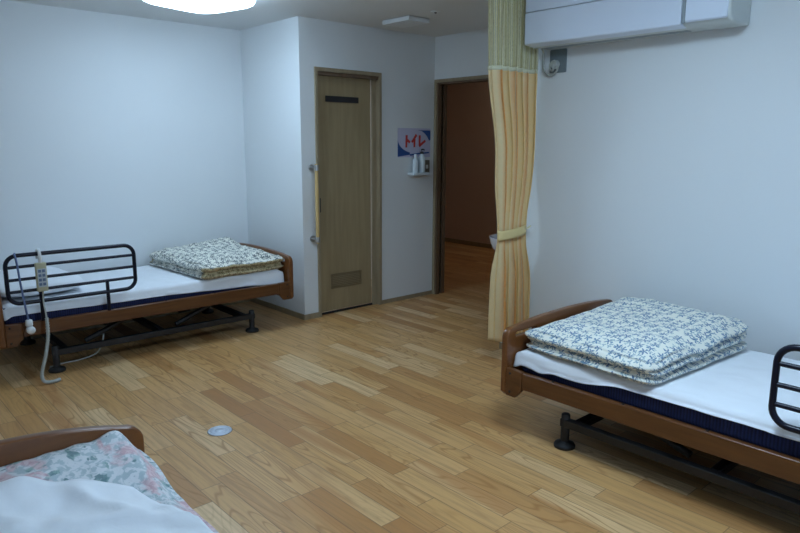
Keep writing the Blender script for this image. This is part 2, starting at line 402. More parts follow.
# ------------------------------------------------------------------ ceiling things
def squircle(bm, prof, a, nn=4.7, n=96):
    rings = []
    for k, z in prof:
        e = 2+(nn-2)*min(1, k*1.1); row = []
        for i in range(n):
            t = 2*PI*i/n; c, q = math.cos(t), math.sin(t); rr = a*k*(abs(c)**e+abs(q)**e)**(-1/e)
            row.append(bm.verts.new((rr*c, rr*q, z)))
        rings.append(row)
    for p, q in zip(rings, rings[1:]):
        for i in range(n): bm.faces.new((p[i], p[(i+1) % n], q[(i+1) % n], q[i]))
    bm.faces.new(rings[0][::-1]); bm.faces.new(rings[-1]); return bm
def ceiling_lamp(x, y, m, label):
    r = empty('ceiling_light', label, 'ceiling light', (x, y, CZ), .24, 'rounded square ceiling lights')
    obj('base', squircle(bmesh.new(), [(.86, -.026), (.86, 0)], 0.288), PLASTIC, r, smooth='auto')
    obj('diffuser', squircle(bmesh.new(), [(.96, -.024), (.995, -.04), (1, -.058), (.97, -.074), (.90, -.085), (.70, -.094), (.4, -.099), (.02, -.1)], 0.288), m, r)
ceiling_lamp(2.035, 4.175, LAMP, 'rounded square white ceiling light glowing above the bed by the left wall')
ceiling_lamp(1.85, 1.10, LAMP2, 'rounded square white ceiling light over the middle of the room near the camera')
hl = empty('hall_fill_light', 'added unseen warm fill light on the hall ceiling beyond the doorway', 'ceiling light', (6.85, 5.0, CZ))  # unseen fill light, added to brighten the dim hall
obj('diffuser', lathe(bmesh.new(), [(.01, -.06), (.08, -.055), (.12, -.03), (.125, -.004)], 32), HALLFILL, hl)
v = empty('ceiling_vent', 'white square ceiling vent cover in front of the toilet door', 'vent', (3.69, 4.01, CZ), 0)
bm = boxes((-.12, .10, -.155, .155, -.036, -.004)); obj('cover_plate', bm, PLASTIC, v, bevel=.003)
obj('vent_body', boxes((-.10, .08, -.13, .13, -.004, 0)), PLASTIC, v, smooth=False)
s = empty('smoke_sensor', 'tiny round sensor with a dark centre on the ceiling', 'sensor', (3.63, 3.63, CZ))
obj('sensor_ring', lathe(bmesh.new(), [(.030, -.006), (.035, -.003), (.035, 0)], 20), PLASTIC, s)
obj('sensor_eye', lathe(bmesh.new(), [(.002, -.014), (.008, -.012), (.009, -.0062)], 14), DARK, s)

# ------------------------------------------------------------------ toilet sign, bottles, switch
sg = empty('toilet_sign', 'pale lilac poster with red TOILET katakana and blue swooshes beside the doorway', 'sign', (4.012, YT-.001, 1.325))
def vplate(outline, holes, depth, bev=0):          # plate standing on the wall plane: x right, z up, out to -y
    bm = plate(outline, holes, depth, bev)
    for vv in bm.verts: vv.co = (vv.co.x, -vv.co.z, vv.co.y)
    return bm
def shift(bm, x=0, y=0, z=0): bmesh.ops.translate(bm, verts=bm.verts, vec=(x, y, z)); return bm
obj('paper', vplate([(0, -.0), (.41, .0), (.41, .26), (0, .26)], [], .0015), PAPER, sg, smooth=False)
def arc(cx, cy, rx, ry, a0, a1, n=14): return [(cx+rx*math.cos(math.radians(a0+(a1-a0)*k/n)), cy+ry*math.sin(math.radians(a0+(a1-a0)*k/n))) for k in range(n+1)]
sw = [(0, .155)]+arc(.215, .165, .215, .128, 184, 252)+[(.15, .022), (.0, .006)]
obj('blue_swoosh', shift(vplate(sw, [], .0008), y=-.0016), BLUEINK, sg, smooth=False)
sw = [(.41, .155)]+arc(.195, .105, .205, .15, 18, 62)[::1]+[(.24, .243), (.41, .243)]
obj('blue_swoosh', shift(vplate(sw, [], .0008), y=-.0016), BLUEINK, sg, smooth=False)
obj('blue_line', shift(vplate([(.15, .028), (.30, .042), (.395, .047), (.395, .034), (.27, .026), (.15, .012)], [], .0008), y=-.0016), BLUEINK, sg, smooth=False)
def stroke(bm, x0, z0, x1, z1, w0=.013, w1=.010, y=0.):
    dx, dz = x1-x0, z1-z0; L = math.hypot(dx, dz); nx, nzz = -dz/L, dx/L
    q = [(x0+nx*w0, z0+nzz*w0), (x0-nx*w0, z0-nzz*w0), (x1-nx*w1, z1-nzz*w1), (x1+nx*w1, z1+nzz*w1)]
    a = [bm.verts.new((p[0], y, p[1])) for p in q]; b = [bm.verts.new((p[0], y-.001, p[1])) for p in q]
    bm.faces.new(a); bm.faces.new(b[::-1])
    for i in range(4): bm.faces.new((a[i], a[(i+1) % 4], b[(i+1) % 4], b[i]))
def letter(strokes):
    bm = bmesh.new()
    for i, s_ in enumerate(strokes): stroke(bm, *s_, y=-.0016-.00004*i)
    o = obj('letter', bm, REDINK, sg, smooth=False); o['label'] = 'red katakana letter'
letter([(.108, .198, .104, .088), (.108, .158, .150, .132)])
letter([(.232, .203, .172, .134), (.205, .166, .205, .090)])
letter([(.272, .198, .270, .102), (.264, .100, .345, .150)])
bt = empty('wall_tray', 'small white wall tray holding two bottles under the toilet sign', 'tray', (4.24, YT, 1.165))
obj('tray', boxes((-.10, .10, -.085, -.001, 0, .006), (-.10, .10, -.088, -.085, 0, .022), (-.10, -.097, -.085, 0, .006, .022), (.097, .10, -.085, 0, .006, .022)), CLEARPL, bt, bevel=.001)
def bottle(x, h, r, label, pump):
    b = empty('bottle', label, 'bottle', (x, YT-.042, 1.1715))
    obj('bottle_body', lathe(bmesh.new(), [(r*.9, 0), (r, .008), (r, h*.72), (r*.8, h*.82), (r*.42, h*.88), (r*.42, h*.92)], 20), CLEARPL, b)
    if pump:
        bm = lathe(bmesh.new(), [(r*.5, h*.92), (r*.5, h*1.0)], 16); lathe(bm, [(r*.15, h*1.0), (r*.15, h*1.1)], 8); tube(bm, [(0, .004, h*1.12), (0, -.022, h*1.12), (0, -.032, h*1.09)], .006, 8)
        obj('pump', bm, DARK, b, smooth='auto')
    else:
        bm = lathe(bmesh.new(), [(r*.5, h*.92), (r*.52, h*1.06), (r*.4, h*1.1)], 16); obj('cap', bm, PLASTIC, b, smooth='auto')
bottle(4.195, .165, .028, 'shorter milky bottle at the left end of the small wall tray', False)
bottle(4.275, .20, .032, 'taller white pump bottle at the right end of the small wall tray', True)
obj_ = empty('light_switch', 'brown-grey switch plate with a white rocker beside the dark doorway', 'switch', (4.375, YT, 1.235))
obj('plate', vplate(rrect(-.036, .036, -.062, .062, .006), [], .008, .001), SWITCHP, obj_, smooth='auto')
obj('rocker', boxes((-.013, .013, -.013, -.008, -.016, .018)), PLASTIC, obj_, bevel=.002)
# ------------------------------------------------------------------ air conditioner
ac = empty('air_conditioner', 'long white wall air conditioner above the bed by the right wall', 'air conditioner', (XR, 1.98, 2.03))
AY0, AY1 = -.59, .60     # along the wall
def ext_y(prof, y0, y1, n=1):
    bm = bmesh.new(); a = [bm.verts.new((x, y0, z)) for x, z in prof]; b = [bm.verts.new((x, y1, z)) for x, z in prof]
    bm.faces.new(a[::-1]); bm.faces.new(b)
    for i in range(len(prof)): bm.faces.new((a[i], a[(i+1) % len(prof)], b[(i+1) % len(prof)], b[i]))
    return bm
prof = [(0, .0), (-.16, -.004), (-.215, .004), (-.236, .025), (-.240, .06), (-.240, .27), (-.225, .295), (0, .30)]
obj('housing', ext_y(prof, AY0, AY1), ACEND, ac, bevel=.012, seg=3)
fl = [(-.150, -.004), (-.247, .004), (-.254, .010), (-.258, .185), (-.241, .187), (-.238, .03), (-.22, .014), (-.150, .001)]
obj('air_flap', ext_y(fl, -.355, AY1+.004), ACWHITE, ac, bevel=.004)
fp = [(-.238, .190), (-.256, .190), (-.256, .285), (-.238, .290)]
obj('front_panel', ext_y(fp, -.355, AY1+.004), ACWHITE, ac, bevel=.003)
obj('seam_strip', boxes((-.249, -.236, -.372, -.357, .012, .288)), ACGREY, ac, bevel=.002)
fp = [(-.238, .012), (-.250, .020), (-.252, .285), (-.238, .290)]
obj('side_panel', ext_y(fp, AY0+.012, -.374), ACWHITE, ac, bevel=.004)
obj('air_slot', boxes((-.122, -.07, -.33, AY1-.03, -.0045, -.002)), ACGREY, ac, smooth=False)
pl_ = empty('wall_socket', 'grey wall socket with coiled pale cord and plug under the air conditioner', 'socket', (XR, 2.51, 1.957))
bm = plate(rrect(-.06, .06, -.07, .07, .006), [], .01, .001)
for q in bm.verts: q.co = (-q.co.z, q.co.x, q.co.y)
obj('plate', bm, SOCK, pl_, smooth='auto')
bm = lathe(bmesh.new(), [(.022, -.045), (.026, -.035), (.026, -.010)], 16, (0, .01, -.02), 'x'); obj('plug', bm, GREYPL, pl_, smooth='auto')
cp = [(-.10, .06, .075), (-.045, .085, .055), (-.03, .095, 0), (-.03, .08, -.06), (-.03, .03, -.085), (-.03, -.01, -.06), (-.03, -.012, -.02), (-.035, .01, -.01), (-.04, .035, -.02), (-.04, .03, -.055), (-.045, .005, -.05), (-.045, .01, -.02)]
obj('power_cord', tube(bmesh.new(), spline(cp, 8), .0065, 8), GREYPL, pl_)

# ------------------------------------------------------------------ privacy curtain
cu = empty('privacy_curtain', 'tied-back yellow striped privacy curtain with netting top beside the doorway', 'curtain', (3.37, 2.655, 0))
def cloth_strip(name, zs, xl, xr, amp, m, folds=6.5, nu=170, thick=.0016, seed=0., yoff=None):
    bm = bmesh.new(); uvl = bm.loops.layers.uv.new('UVMap'); grid = []
    FABW = 1.25
    for z in zs:
        row = []; a, b, A = xl(z), xr(z), amp(z)
        for i in range(nu+1):
            t = i/nu; u = t*FABW
            ph = t*folds*2*PI+seed+.2*math.sin(z*1.3+t*5)
            wob = .25*nz(t*9, z*1.2, seed)
            x = a+(b-a)*t + A*.22*math.sin(2*ph)*(1 if 0 < i < nu else 0)
            y = A*(math.sin(ph)+wob*1.6)*(.75+.5*nz(t*5, z*.8, 3+seed)) + (yoff(z, t) if yoff else 0)
            row.append((bm.verts.new((x-3.33, y, z)), u))
        grid.append(row)
    for j in range(len(zs)-1):
        for i in range(nu):
            q = [grid[j][i], grid[j][i+1], grid[j+1][i+1], grid[j+1][i]]; zz = [zs[j], zs[j], zs[j+1], zs[j+1]]
            f = bm.faces.new([p[0] for p in q])
            for lp, p, z in zip(f.loops, q, zz): lp[uvl].uv = (p[1], z)
    o = obj(name, bm, m, cu)
    sd = o.modifiers.new('s', 'SOLIDIFY'); sd.thickness = thick
    return o
def lerp_tab(tab):
    def f(z):
        for (z0, v0), (z1, v1) in zip(tab, tab[1:]):
            if z <= z1: t = (z-z0)/(z1-z0); t = max(0, t); t = t*t*(3-2*t); return v0+(v1-v0)*t
        return tab[-1][1]
    return f
XL = lerp_tab([(.18, 3.20), (.50, 3.195), (.86, 3.215), (.93, 3.21), (1.35, 3.185), (1.90, 3.10), (2.40, 3.09)])
XRr = lerp_tab([(.18, 3.545), (.50, 3.54), (.86, 3.49), (.93, 3.49), (1.35, 3.535), (1.90, 3.53), (2.40, 3.515)])
AM = lerp_tab([(.18, .060), (.60, .050), (.88, .020), (1.2, .038), (1.9, .052), (2.4, .052)])
cloth_strip('curtain_fabric', [.175+(1.90-.175)*k/70 for k in range(71)], XL, XRr, AM, CURT)
cloth_strip('netting', [1.895+(2.375-1.895)*k/14 for k in range(15)], XL, XRr, AM, NET)
# white heading tape between fabric and netting
o = cloth_strip('heading_tape', [1.885, 1.897, 1.909], XL, XRr, lambda z: AM(z)*1.02, fabric('pale_tape', (.68, .66, .48)), thick=.0045)
# tieback band
bm = bmesh.new(); ring = []
N = 60
for j in range(5):
    r_ = []
    for i in range(N):
        a = 2*PI*i/N; z = .856+j*.015+.012*math.cos(a)+.002*nz(i*.4, j)
        x = .140*math.cos(a); y = .036*math.sin(a)
        r_.append(bm.verts.new((x+.008, y, z)))
    ring.append(r_)
for a, b in zip(ring, ring[1:]):
    for i in range(N): bm.faces.new((a[i], a[(i+1) % N], b[(i+1) % N], b[i]))
o = obj('tieback', bm, fabric('yellow_tieback', (.80, .62, .28), .5), cu); sd = o.modifiers.new('s', 'SOLIDIFY'); sd.thickness = .003
bm = tube(bmesh.new(), spline([(.10, -.042, .905), (.13, -.05, .92), (.155, -.03, .915), (.17, .0, .90), (.20, .01, .90)], 6), .006, 8)
obj('tieback_ribbon', bm, fabric('pale_ribbon', (.75, .70, .48), .5), cu)
rl = obj('curtain_rail', boxes((2.25, XR, 2.645, 2.665, CZ-.022, CZ)), PLASTIC, smooth=False)
tag(rl, 'white ceiling rail that carries the yellow privacy curtain', 'curtain rail')

# wash basin in the nook
wb = empty('wash_basin', 'small white wash basin half hidden behind the yellow curtain', 'basin', (4.03, 2.9, .60))
bm = bmesh.new(); n = 40; prof = [(.40, .0), (.66, .02), (.86, .055), (.95, .10), (1.0, .142), (1.0, .15), (.95, .15), (.88, .10), (.70, .06), (.3, .045), (.05, .04)]
rings = []
for r, z in prof:
    rings.append([bm.verts.new((r*.225*math.cos(2*PI*i/n), .20+r*.22*math.sin(2*PI*i/n) if math.sin(2*PI*i/n) > 0 else max(.003, .20+r*.22*math.sin(2*PI*i/n)), z)) for i in range(n)])
for a, b in zip(rings, rings[1:]):
    for i in range(n): bm.faces.new((a[i], a[(i+1) % n], b[(i+1) % n], b[i]))
bm.faces.new(rings[0][::-1]); bm.faces.new(rings[-1])
obj('bowl', bm, CERAMIC, wb)
obj('tap', tube(bmesh.new(), spline([(0, .06, .12), (0, .06, .26), (0, .10, .29), (0, .16, .26)], 6), .011, 10), CHROME, wb)
obj('drain_pipe', tube(bmesh.new(), spline([(0, .25, .04), (0, .25, -.12), (0, .2, -.17), (0, .12, -.14), (0, .004, -.14)], 6), .017, 10), CHROME, wb)

# ------------------------------------------------------------------ beds
def arch_panel(rise=.022):
    W = .5; zb, zc, r = .205, .545, .05
    pts = [(-W+.02, zb), (W-.02, zb), (W, zb+.02)]
    # right corner radius then arch
    for k in range(7):
        a = PI/2*k/6; pts.append((W-r+r*math.cos(a), zc-r+.005+r*math.sin(a)))
    for k in range(1, 24):
        x = (W-r)*(1-2*k/24); pts.append((x, zc+.005+rise*(1-(abs(x)/(W-r))**2.4)))
    for k in range(7):
        a = PI/2+PI/2*k/6; pts.append((-W+r+r*math.cos(a), zc-r+.005+r*math.sin(a)))
    pts.append((-W, zb+.02))
    holes = [rrect(x0, x1, .498, .522, .011, 5)[::-1] for x0, x1 in ((-.43, -.26), (.26, .43))]
    return pts, holes
def bed(label, cx, cy, rot, dz, L=2.04, rise=.022):
    b = empty('care_bed', label, 'bed', (cx, cy, 0), rot, 'adjustable care beds')
    for s in (1, -1):
        pts, holes = arch_panel(rise); bm = plate(pts, holes, .035, .006)
        for v in bm.verts: v.co = (v.co.x, s*(L/2-.035+v.co.z) if s > 0 else -L/2+v.co.z, v.co.y+dz)
        e = obj('end_panel', bm, BEDWOOD_X, b, smooth='auto')
        for t in (1, -1):        # side cheeks which carry the side boards
            ol = [(L/2-.035, .21), (L/2-.09, .21), (L/2-.13, .258), (L/2-.13, .349), (L/2-.035, .352)]
            bm = plate(ol, [], .03, .004)
            for v in bm.verts: v.co = (t*(.47+v.co.z), s*v.co.x, v.co.y+dz)
            obj('corner_cheek', bm, BEDWOOD_Y, e, smooth='auto')
            for zz in (.235, .33):
                bm = lathe(bmesh.new(), [(.006, .5), (.0065, .5025)], 10, (0, s*(L/2-.06), zz+dz), 'x')
                if t < 0:
                    for v in bm.verts: v.co.x *= -1
                obj('screw', bm, DARK, e)
    for t in (1, -1):
        bm = boxes((t*.468, t*.498, -L/2+.13, L/2-.13, .262+dz, .347+dz)) if t > 0 else boxes((t*.498, t*.468, -L/2+.13, L/2-.13, .262+dz, .347+dz))
        sb = obj('side_board', bm, BEDWOOD_Y, b, bevel=.005)
        for k in range(5):
            y = -L/2+.3+k*(L-.6)/4; obj('rail_socket', lathe(bmesh.new(), [(.007, .3475+dz), (.007, .350+dz)], 10, (t*.483, y, 0)), DARK, sb)
    # mattress platform and lift frame
    bm = boxes((-.44, .44, -L/2+.06, L/2-.06, .300+dz, .325+dz), (-.40, -.36, -L/2+.08, L/2-.08, .262+dz, .30+dz), (.36, .40, -L/2+.08, L/2-.08, .262+dz, .30+dz))
    for k in range(6):
        y = -L/2+.25+k*(L-.5)/5; box(bm, -.47, .47, y-.02, y+.02, .27+dz, .298+dz)
    obj('platform', bm, STEEL_DK, b, bevel=.003)
    bm = boxes((-.41, -.37, -.72, .72, .105, .145), (.37, .41, -.72, .72, .105, .145), (-.37, .37, -.66, -.62, .105, .145), (-.37, .37, .62, .66, .105, .145), (-.37, .37, -.02, .02, .105, .145))
    obj('base_frame', bm, STEEL_DK, b, bevel=.004)
    for sx in (-.39, .39):
        for sy in (-.70, .70):
            bm = lathe(bmesh.new(), [(.021, .016), (.021, .165), (.017, .170)], 20, (sx, sy, 0))
            lg = obj('leg', bm, STEEL_DK, b, smooth='auto')
            obj('foot_pad', lathe(bmesh.new(), [(.050, 0), (.052, .010), (.046, .020), (.026, .028), (.021, .034)], 24, (sx, sy, 0)), RUBBER, lg)
    for sx in (-.33, .33):
        for y0, y1 in ((-.50, -.12), (.12, .50)):
            bm = tube(bmesh.new(), [(sx, y0, .15), (sx, y1, .275+dz)], .017, 10)
            obj('lift_arm', bm, STEEL_DK, b, smooth='auto')
    for y, s in ((-.25, 1), (.30, -1)):
        bm = boxes((-.10, .08, y-.05, y+.05, .16, .235+dz)); tube(bm, [(0, y, .2), (0, y+s*.32, .22)], .022, 12)
        obj('motor', bm, RUBBER, b, bevel=.01)
    return b
B2 = (3.0, .985); B1 = (1.79, 4.865); B3 = (.19, .945)
bed('care bed with arched brown end panels along the right wall under the air conditioner', B2[0], B2[1], 0, 0)
bed('care bed with brown end panels along the left wall by the toilet corner', B1[0], B1[1], -PI/2-math.radians(.8), .025)
bed('care bed in the near left corner, only its arched brown end panel showing', B3[0], B3[1], 0, .055, rise=.055)

def mattress(cx, cy, rot, dz, label, h=.105, L=1.93):
    z0 = .326+dz
    prof = rrect(-.435, .435, -L/2, L/2, .05, 6)
    bm = bmesh.new(); rings = []
    for k, (ins, z) in enumerate([(.02, 0), (.004, .006), (0, .018), (0, h*.5), (0, h-.018), (.004, h-.006), (.02, h)]):
        rings.append([bm.verts.new((x*(1-ins/.435), y*(1-ins/(L/2)), z)) for x, y in prof])
    n = len(prof)
    for a, b in zip(rings, rings[1:]):
        for i in range(n): bm.faces.new((a[i], a[(i+1) % n], b[(i+1) % n], b[i]))
    bm.faces.new(rings[0][::-1]); bm.faces.new(rings[-1])
    o = obj('mattress', bm, NAVY, loc=(cx, cy, z0), rotz=rot, smooth='auto')
    tag(o, label, 'mattress', 'navy ribbed mattresses'); return z0+h
mattress(*B2, 0, 0, 'navy ribbed mattress under the white sheet on the right wall bed')
mattress(B1[0], B1[1], -PI/2-math.radians(.8), .025, 'navy mattress mostly hidden by the white sheet on the left wall bed')
mattress(*B3, 0, .055, 'navy mattress under the rose print quilt on the near left bed')

def sheet(cx, cy, rot, top, hemfn, label, near=-1, seed=0, y0=-.975, y1=.975, wr=.004, endhem=.02, bumps=None):
    """cloth laid over the mattress; near=-1: the visible side is local -x"""
    bm = bmesh.new(); ny = 150; W = .437; g = []
    for j in range(ny+1):
        y = y0+(y1-y0)*j/ny
        hem = hemfn(y); path = []
        r = .022
        path.append((-W-.004, top-.03))
        for k in range(5): a = PI-PI/2*k/4; path.append((-W+r+(r+.004)*math.cos(a), top-r+(r+.004)*math.sin(a)))
        path = path[:1]+path[1:]
        for k in range(1, 44): path.append((-W+r+(2*W-2*r)*k/44, top+.004))
        for k in range(5): a = PI/2-PI/2*k/4; path.append((W-r+(r+.004)*math.cos(a), top-r+(r+.004)*math.sin(a)))
        zend = max(top-r-.001, hem) if False else hem
        for k in range(1, 9):
            t = k/8; path.append((W+.004+.010*t+.006*t*nz(y*9, t*2, seed), (top-r)*(1-t)+zend*t))
        edge = min((y-y0), (y1-y))
        fall = endhem*(1-sm(0, .05, edge)) if endhem else 0
        row = []
        for x, z in path:
            w = abs(nz(x*5+seed, y*3, seed))*.9+.6*abs(nz(x*11, y*8+seed, 2.))
            dzz = wr*w*2 if z > top-.01 else 0
            if bumps: dzz += bumps(x*-near*-1, y) if z > top-.01 else 0
            row.append(bm.verts.new((-x*near*-1 if False else (x*(1 if near > 0 else -1)), y, z+dzz-fall)))
        g.append(row)
    for j in range(ny):
        for i in range(len(g[0])-1): bm.faces.new((g[j][i], g[j][i+1], g[j+1][i+1], g[j+1][i]))
    o = obj('bed_sheet', bm, SHEET, loc=(cx, cy, 0), rotz=rot)
    sd = o.modifiers.new('s', 'SOLIDIFY'); sd.thickness = .002; sd.offset = 1
    tag(o, label, 'sheet', 'white bed sheets'); return o
def hem2(y):   # world Y = y + .985
    Y = y+.985
    v = .375
    v = .372+.030*sm(1.55, 1.35, Y) if False else .368+.034*(1-sm(1.35, 1.62, Y))+.024*math.exp(-((Y-.97)/.13)**2)-.014*math.exp(-((Y-1.80)/.05)**2)
    return min(.404, v+.006*nz(Y*6, 3, 1))
sheet(B2[0], B2[1], 0, .432, hem2, 'white sheet on the right wall bed, its hem baring navy mattress', near=-1, y1=.978)
def hem1(y):
    return .414-.012*sm(-.9, -.2, y)-.022*sm(-.1, .6, y)-.022*sm(.6, .92, y)+.005*nz(y*5, 1, 5)
sheet(B1[0], B1[1], -PI/2-math.radians(.8), .457, hem1, 'white wrinkled sheet on the left wall bed', near=1, seed=4, wr=.006, y1=.965)

# ------------------------------------------------------------------ folded duvets
def duvet(name, label, loc, rot, hx, hy, h, m, front, end, seed=0, rn=.065, topfn=None, mat2=None, creaseA=.020):
    """puffy folded duvet: closed outline rings; two lobes on the long sides, more on the ends"""
    bm = bmesh.new(); uvl = bm.loops.layers.uv.new('UVMap')
    n = 260; pts = []
    base = rrect(-hx, hx, -hy, hy, rn, 10)
    # resample outline evenly
    seglen = [math.dist(base[i], base[(i+1) % len(base)]) for i in range(len(base))]; T = sum(seglen)
    for k in range(n):
        d = T*k/n; i = 0
        while d > seglen[i]: d -= seglen[i]; i += 1
        t = d/seglen[i]; a, b = base[i], base[(i+1) % len(base)]; pts.append((a[0]+(b[0]-a[0])*t, a[1]+(b[1]-a[1])*t))
    def top(x, y):
        z = h+(topfn(x, y) if topfn else 0)
        z += .010*nz(x*6+seed, y*6, seed)+.006*nz(x*15, y*15+seed, 1)
        return z
    rings = []   # list of list of (vert, uv)
    NT_ = 26
    for k in range(1, NT_+1):
        f = k/NT_; e = f**.9
        row = []
        for x, y in pts:
            X, Y = x*e*.93, y*e*.93
            dr = .030*sm(.72, 1.0, e)**2
            row.append((bm.verts.new((X, Y, top(X, Y)-dr)), (X, Y)))
        rings.append(row)
    NS = 26
    for k in range(1, NS+1):
        t = k/NS; row = []
        for (x, y) in pts:
            r = math.hypot(x/hx, y/hy)
            nx, ny_ = x, y
            wx = sm(.80, 1.0, abs(x)/hx); wy = sm(.80, 1.0, abs(y)/hy)
            lobes = front if wx >= wy else end
            if wx and wy: pass
            wob = .10*nz(x*5+seed, y*5, 7.)+.05*nz(x*14, y*14, seed)
            tt = min(1, max(0, t+wob*math.sin(PI*t)))
            # weight by count of lobes
            bul = abs(math.sin(PI*lobes*tt))**.55
            other = abs(math.sin(PI*(end if lobes == front else front)*tt))**.55
            blend = .5*min(1, min(wx, wy)/max(1e-4, max(wx, wy))) if max(wx, wy) > 0 else 0
            bul = bul*(1-blend)+other*blend
            infl = -creaseA*1.9*(1-bul)+.010*nz(x*8, y*8, t*2+seed)
            # lower layers stick out a bit further
            s = .93+.07*math.sin(PI*min(1, t*1.25+.10))**.5 if t < .72 else 1.0-.03*sm(.72, 1, t)
            L_ = math.hypot(x, y); ux, uy = (x/L_, y/L_)
            dx = (ux if wx < wy else math.copysign(1, x)) if False else ux
            X = x*s+infl*(math.copysign(1, x) if wx > wy else ux*.6)*(1 if wx > 0 else 0)
            Y = y*s+infl*(math.copysign(1, y) if wy >= wx else uy*.6)*(1 if wy > 0 else 0)
            zt = top(x*.93, y*.93)-.030
            z = zt*(1-t)+.001*t
            # unrolled uv: outline position pushed outwards
            U = (x*.93+(math.copysign(1, x)*wx)*t*h*1.15, y*.93+(math.copysign(1, y)*wy)*t*h*1.15)
            row.append((bm.verts.new((X, Y, z)), U))
        rings.append(row)
    c = bm.verts.new((0, 0, top(0, 0)))
    def quad(q, mi=0):
        f = bm.faces.new([p[0] for p in q])
        for lp, p in zip(f.loops, q): lp[uvl].uv = (p[1][0]+5, p[1][1]+5)
        f.material_index = mi
    for i in range(n): quad([(c, (0, 0)), rings[0][i], rings[0][(i+1) % n]])
    for j, (a, b) in enumerate(zip(rings, rings[1:])):
        for i in range(n):
            mi = 0
            if mat2 and j > NT_+3:
                x, y = pts[i]
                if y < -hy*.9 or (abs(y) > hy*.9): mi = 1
            quad([a[i], a[(i+1) % n], b[(i+1) % n], b[i]], mi)
    bm.faces.new([p[0] for p in rings[-1]][::-1])
    o = obj(name, bm, m, loc=loc, rotz=rot)
    if mat2: o.data.materials.append(mat2)
    return tag(o, label, 'duvet', 'folded sprigged duvets')
def top2(x, y): return .030*sm(-.1, .38, x)-.012*sm(.1, .36, y)+.012*math.exp(-((x-.1)**2+(y)**2)/.05)-.010*sm(.2, .38, -x)
duvet('folded_duvet', 'folded cream duvet with blue sprigs on the right wall bed', (2.995, 1.557, .4395), math.radians(-4), .45, .365, .150, BLUESPRIG, 2, 3, 1.3, topfn=top2, mat2=None)
def top1(x, y): return .012*nz(x*13, y*11, 2)+.008*nz(x*24, y*22, 6)+.035*math.exp(-((x-.20)**2/.05+(y-.28)**2/.02))-.02*sm(.1, .4, x)*sm(0, .4, -y)+.010*nz(x*9, y*9, 5)
duvet('folded_duvet', 'folded cream duvet with dark grey-green sprigs on the left wall bed', (2.402, 4.85, .465), math.radians(3), .365, .455, .145, GREYSPRIG, 2, 2, 4.1, topfn=top1, mat2=BROWNSIDE)

def pillow():
    bm = bmesh.new(); n = 40; g = {}
    hx, hy, H = .27, .34, .125
    for sgn in (1, -1):
        for i in range(n+1):
            for j in range(n+1):
                u, v = -1+2*i/n, -1+2*j/n
                edge = i in (0, n) or j in (0, n)
                if sgn < 0 and edge: g[(sgn, i, j)] = g[(1, i, j)]; continue
                k = (max(0, 1-abs(u)**3.)*max(0, 1-abs(v)**3.))**.45
                x = u*hx*(1-.06*v*v*abs(u)); y = v*hy*(1-.06*u*u*abs(v))
                z = H*.5+sgn*H*.5*k*(1 if sgn > 0 else .98)+(.010*nz(u*3, v*3, 1)+.005*nz(u*8, v*6, 4))*k*(sgn > 0)
                g[(sgn, i, j)] = bm.verts.new((x, y, z))
        for i in range(n):
            for j in range(n):
                bm.faces.new([g[(sgn, *p)] for p in ((i, j), (i+1, j), (i+1, j+1), (i, j+1))])
    o = obj('pillow', bm, SHEET, loc=(1.07, 4.90, .464), rotz=.06)
    tag(o, 'flat white pillow behind the rail on the left wall bed', 'pillow')
pillow()

# ------------------------------------------------------------------ rose quilt and white sheet on the near bed
RQ = .68
def qh(x, y):     # height of the quilt surface; x, y world
    base = .535+.055*sm(1.62, 1.90, y)
    base += .026*math.exp(-(((x-.60)/.05)**2+((y-1.93)/.05)**2))
    base += .016*nz(x*6, y*5, 2)+.008*nz(x*17, y*13, 4)
    base += .020*math.exp(-(((x-.42)/.12)**2+((y-1.90)/.07)**2))+.012*math.exp(-(((x-.35)/.14)**2+((y-1.80)/.04)**2))
    base += .006*math.sin((y-x*.4)*46)*math.exp(-(((x-.38)/.14)**2+((y-1.80)/.08)**2))
    e = sm(0, .075, (RQ-.0)-x); base = base-(1-e)*.06
    return base
def draped(name, m, x0, ys, lim, lift, label, cat, thick):
    bm = bmesh.new(); g = []
    n = 90
    for y in ys:
        row = []; xe = lim(y)
        for i in range(n+1):
            x = x0+(xe-x0)*(i/n)**.8; row.append(bm.verts.new((x, y, qh(x, y)+lift)))
        z = qh(xe, y)+lift
        if abs(xe-RQ) < .03:
            for k in range(1, 10):
                t = k/9; row.append(bm.verts.new((xe+.012*math.sin(PI*t*.8)+.012*nz(y*7, t*2, 1), y, z*(1-t)+(.345+.01*nz(y*4, 0, 0))*t)))
        g.append(row)
    for a, b in zip(g, g[1:]):
        for i in range(min(len(a), len(b))-1): bm.faces.new((a[i], a[i+1], b[i+1], b[i]))
    o = obj(name, bm, m); sd = o.modifiers.new('s', 'SOLIDIFY'); sd.thickness = thick; sd.offset = -1
    return tag(o, label, cat)
ys = [-.03+1.955*k/160 for k in range(161)]
draped('quilt', ROSE, -.28, ys, lambda y: RQ+.012*nz(y*6, 0, 3), 0, 'pink rose print quilt over the near left bed, reaching its end panel', 'quilt', .03)
